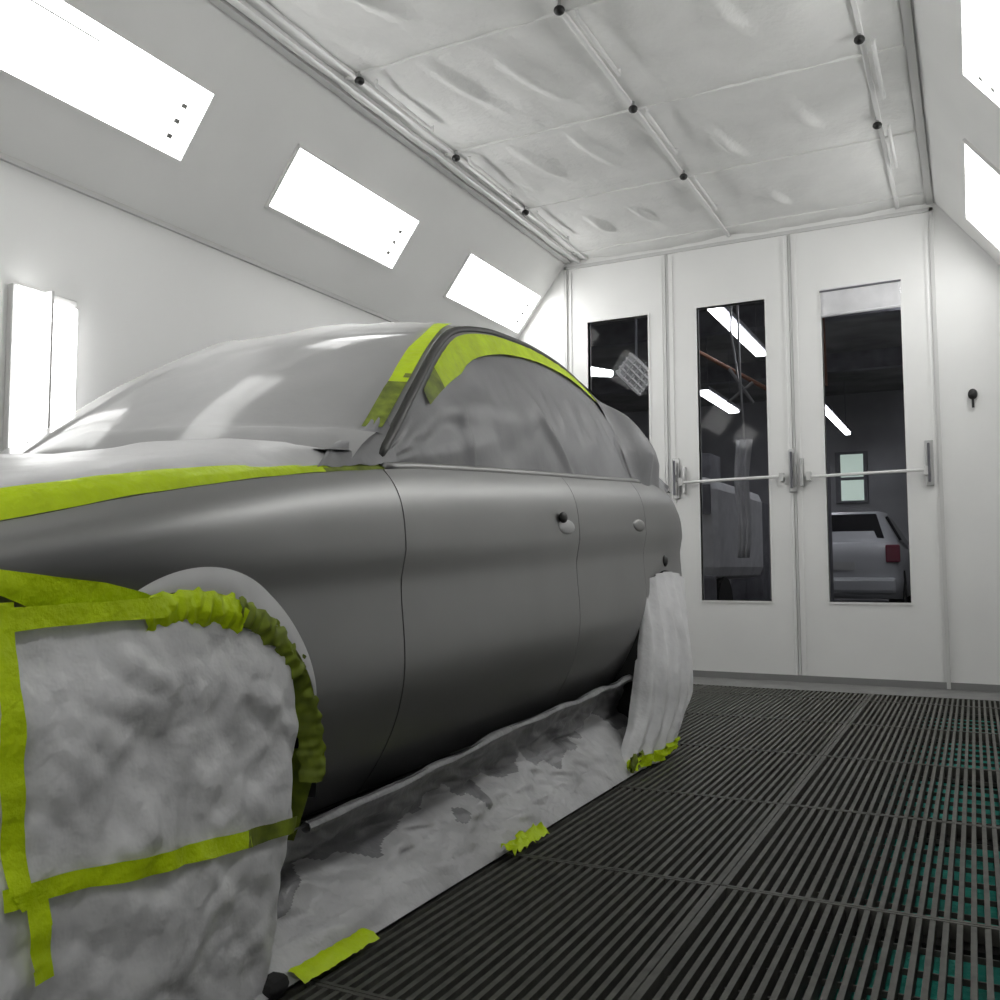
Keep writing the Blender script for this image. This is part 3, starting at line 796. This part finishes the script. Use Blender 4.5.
# silver car parked in the workshop, seen from behind
pc = empty('parked_car', (-1.70, 14.3, 0)); tag(pc, 'silver hatchback seen from behind through the right door window', 'car')
def carloft(rows_):
    bm = bmesh.new(); prev = None
    for (y, zs, w0, w1, zt_) in rows_:
        prof = [(-w0, zs), (-w0-.02, zs+.25), (-w0, zs+.45), (-w1, zt_-.03), (-w1*.8, zt_), (w1*.8, zt_), (w1, zt_-.03), (w0, zs+.45), (w0+.02, zs+.25), (w0, zs)]
        ring = [bm.verts.new((x, y, z)) for x, z in prof]
        if prev:
            for k in range(len(prof)): bm.faces.new((prev[k], prev[(k+1) % 10], ring[(k+1) % 10], ring[k]))
        else: bm.faces.new(ring)
        prev = ring
    bm.faces.new(prev); return bm
link('body', carloft([(-.85, .30, .72, .70, .88), (-.80, .24, .80, .78, .98), (-.5, .22, .82, .80, 1.02), (3.0, .22, .82, .76, .92), (3.3, .3, .7, .66, .75)]), 'silver', pc, smooth=True)
link('cabin', carloft([(-.62, .60, .76, .62, 1.06), (-.25, .60, .77, .56, 1.44), (.6, .6, .77, .57, 1.49), (1.3, .6, .77, .56, 1.42), (2.0, .5, .77, .6, .98)]), 'silver', pc, smooth=True)
bm = bmesh.new(); quad(bm, (-.62, -.60, 1.05), (.62, -.60, 1.05), (.50, -.29, 1.40), (-.50, -.29, 1.40)); link('rear_window', bm, 'carglass', pc, solid=.03)
for s in (-1, 1):
    link('tail_lamp', B((s*.74-.09, s*.74+.09, -.88, -.76, .72, .96)), 'red', pc, bevel=.02)
    bm = bmesh.new(); quad(bm, (s*.80, -.2, 1.03), (s*.80, 1.6, 1.0), (s*.60, 1.25, 1.36), (s*.61, -.02, 1.38)); link('side_window', bm, 'carglass', pc, solid=.04)
    for y in (-.15, 2.45):
        bm = bmesh.new(); bmesh.ops.create_cone(bm, cap_ends=True, segments=24, radius1=.31, radius2=.31, depth=.2, matrix=Matrix.Translation((s*.74, y, .30))@Matrix.Rotation(PI/2, 4, 'Y')); link('wheel', bm, 'tyre', pc)
link('number_plate', B((-.26, .26, -.875, -.86, .62, .73)), 'plate', pc)
link('rear_bumper', B((-.78, .78, -.92, -.7, .30, .52)), 'silver', pc, bevel=.05)
# things in the middle window, the sheet standing in for a reflection
e = empty('reflection_sheet'); tag(e, 'white sheet standing in for a reflection in the middle door window', 'plastic sheet')
link('sheet', grid(lambda u, v: Vector((-1.80+.13*u*(.7+.3*v)+.015*math.sin(v*7), 8.0+.03*math.sin(u*14), .75+1.02*v)), 16, 12), 'whitecloth', e, smooth=True, solid=.006)  # modelled sheet takes the place of a pale upright reflection in the glass
bm = bmesh.new(); tube(bm, [(-1.73, 8.02, 1.75), (-1.75, 8.02, 2.3), (-1.78, 8.02, 4.2)], .010); link('cord', bm, 'chrome', e)
e = empty('air_hose_reel'); tag(e, 'pale hose hanger with crossed arms above the white sheet', 'hose hanger')
bm = bmesh.new(); tube(bm, [(-1.86, 8.1, 2.42), (-1.66, 8.1, 2.10)], .014); tube(bm, [(-1.88, 8.1, 2.12), (-1.66, 8.1, 2.28)], .014); link('arm', bm, 'rim', e)
bm = bmesh.new(); tube(bm, [(-1.77, 8.1, 2.2), (-1.84, 8.1, 2.75), (-1.8, 8.1, 4.2)], .010); link('post', bm, 'rim', e)
bm = bmesh.new(); tube(bm, [(-2.6, 9.2, 4.2), (-2.6, 9.2, 2.98), (-1.72, 9.2, 2.40), (-1.2, 9.2, 2.4), (-1.2, 9.2, 4.2)], .022); o = link('rusty_pipe', bm, 'brown'); tag(o, 'thin brown pipe crossing behind the middle door window', 'pipe')
e = empty('van'); tag(e, 'white van front seen low in the middle door window', 'van')
link('body', B((-3.2, -2.06, 8.3, 10.5, .55, 1.50)), 'whitecloth', e, bevel=.12)
link('windscreen', B((-3.0, -2.10, 8.27, 8.3, 1.15, 1.42)), 'shopgrey', e)
link('bumper', B((-3.2, -2.06, 8.24, 8.32, .35, .60)), 'shopgrey', e, bevel=.03)
for x in (-3.05, -2.2):
    bm = bmesh.new(); bmesh.ops.create_cone(bm, cap_ends=True, segments=20, radius1=.3, radius2=.3, depth=.2, matrix=Matrix.Translation((x, 8.8, .28))@Matrix.Rotation(PI/2, 4, 'Y')); link('wheel', bm, 'tyre', e)
random.seed(3)
for i, (x, y, w, h, l) in enumerate(((-1.75, 11.2, .5, 1.9, 'tall grey cabinet behind the middle door window'), (-3.3, 11.5, .8, 2.1, 'wide grey cabinet behind the left door window'), (-2.6, 12.0, .4, 1.5, 'low grey cabinet left of the parked hatchback'))):
    e = empty('tool_cabinet', (x, y, 0)); tag(e, l, 'cabinet', 'grey cabinets in the workshop')
    link('body', B((-w/2, w/2, 0, .5, -.02, h)), 'shopgrey', e, bevel=.01)
    for s in (-1, 1):
        dd = link('door', B((s*w/4-w/4+.01, s*w/4+w/4-.01, -.02, 0, .06, h-.05)), 'shopgrey', e, bevel=.005)
        link('handle', B((s*.03-.008, s*.03+.008, -.04, -.02, h*.5, h*.5+.12)), 'chrome', dd)

# ------------------------------------------------------------------ camera, world
cam = bpy.data.cameras.new('camera'); co = bpy.data.objects.new('camera', cam); C.objects.link(co)
yaw, pitch, roll = .4731, .0724, -.0037
f = Vector((-math.sin(yaw)*math.cos(pitch), math.cos(yaw)*math.cos(pitch), math.sin(pitch)))
r = Vector((math.cos(yaw), math.sin(yaw), 0)); u = r.cross(f)
r2 = r*math.cos(roll)+u*math.sin(roll); u2 = -r*math.sin(roll)+u*math.cos(roll)
co.matrix_world = Matrix(((r2.x, u2.x, -f.x, 0), (r2.y, u2.y, -f.y, 0), (r2.z, u2.z, -f.z, .68), (0, 0, 0, 1)))
cam.sensor_width = 36; cam.lens = 36*.9223; cam.clip_start = .05
bpy.context.scene.camera = co
w = bpy.data.worlds.new('world'); bpy.context.scene.world = w; w.use_nodes = True
w.node_tree.nodes['Background'].inputs['Color'].default_value = (.05, .05, .055, 1)
w.node_tree.nodes['Background'].inputs['Strength'].default_value = .3
vs_ = bpy.context.scene.view_settings
vs_.view_transform = 'Standard'; vs_.look = 'None'; vs_.gamma = 1; vs_.exposure = .27
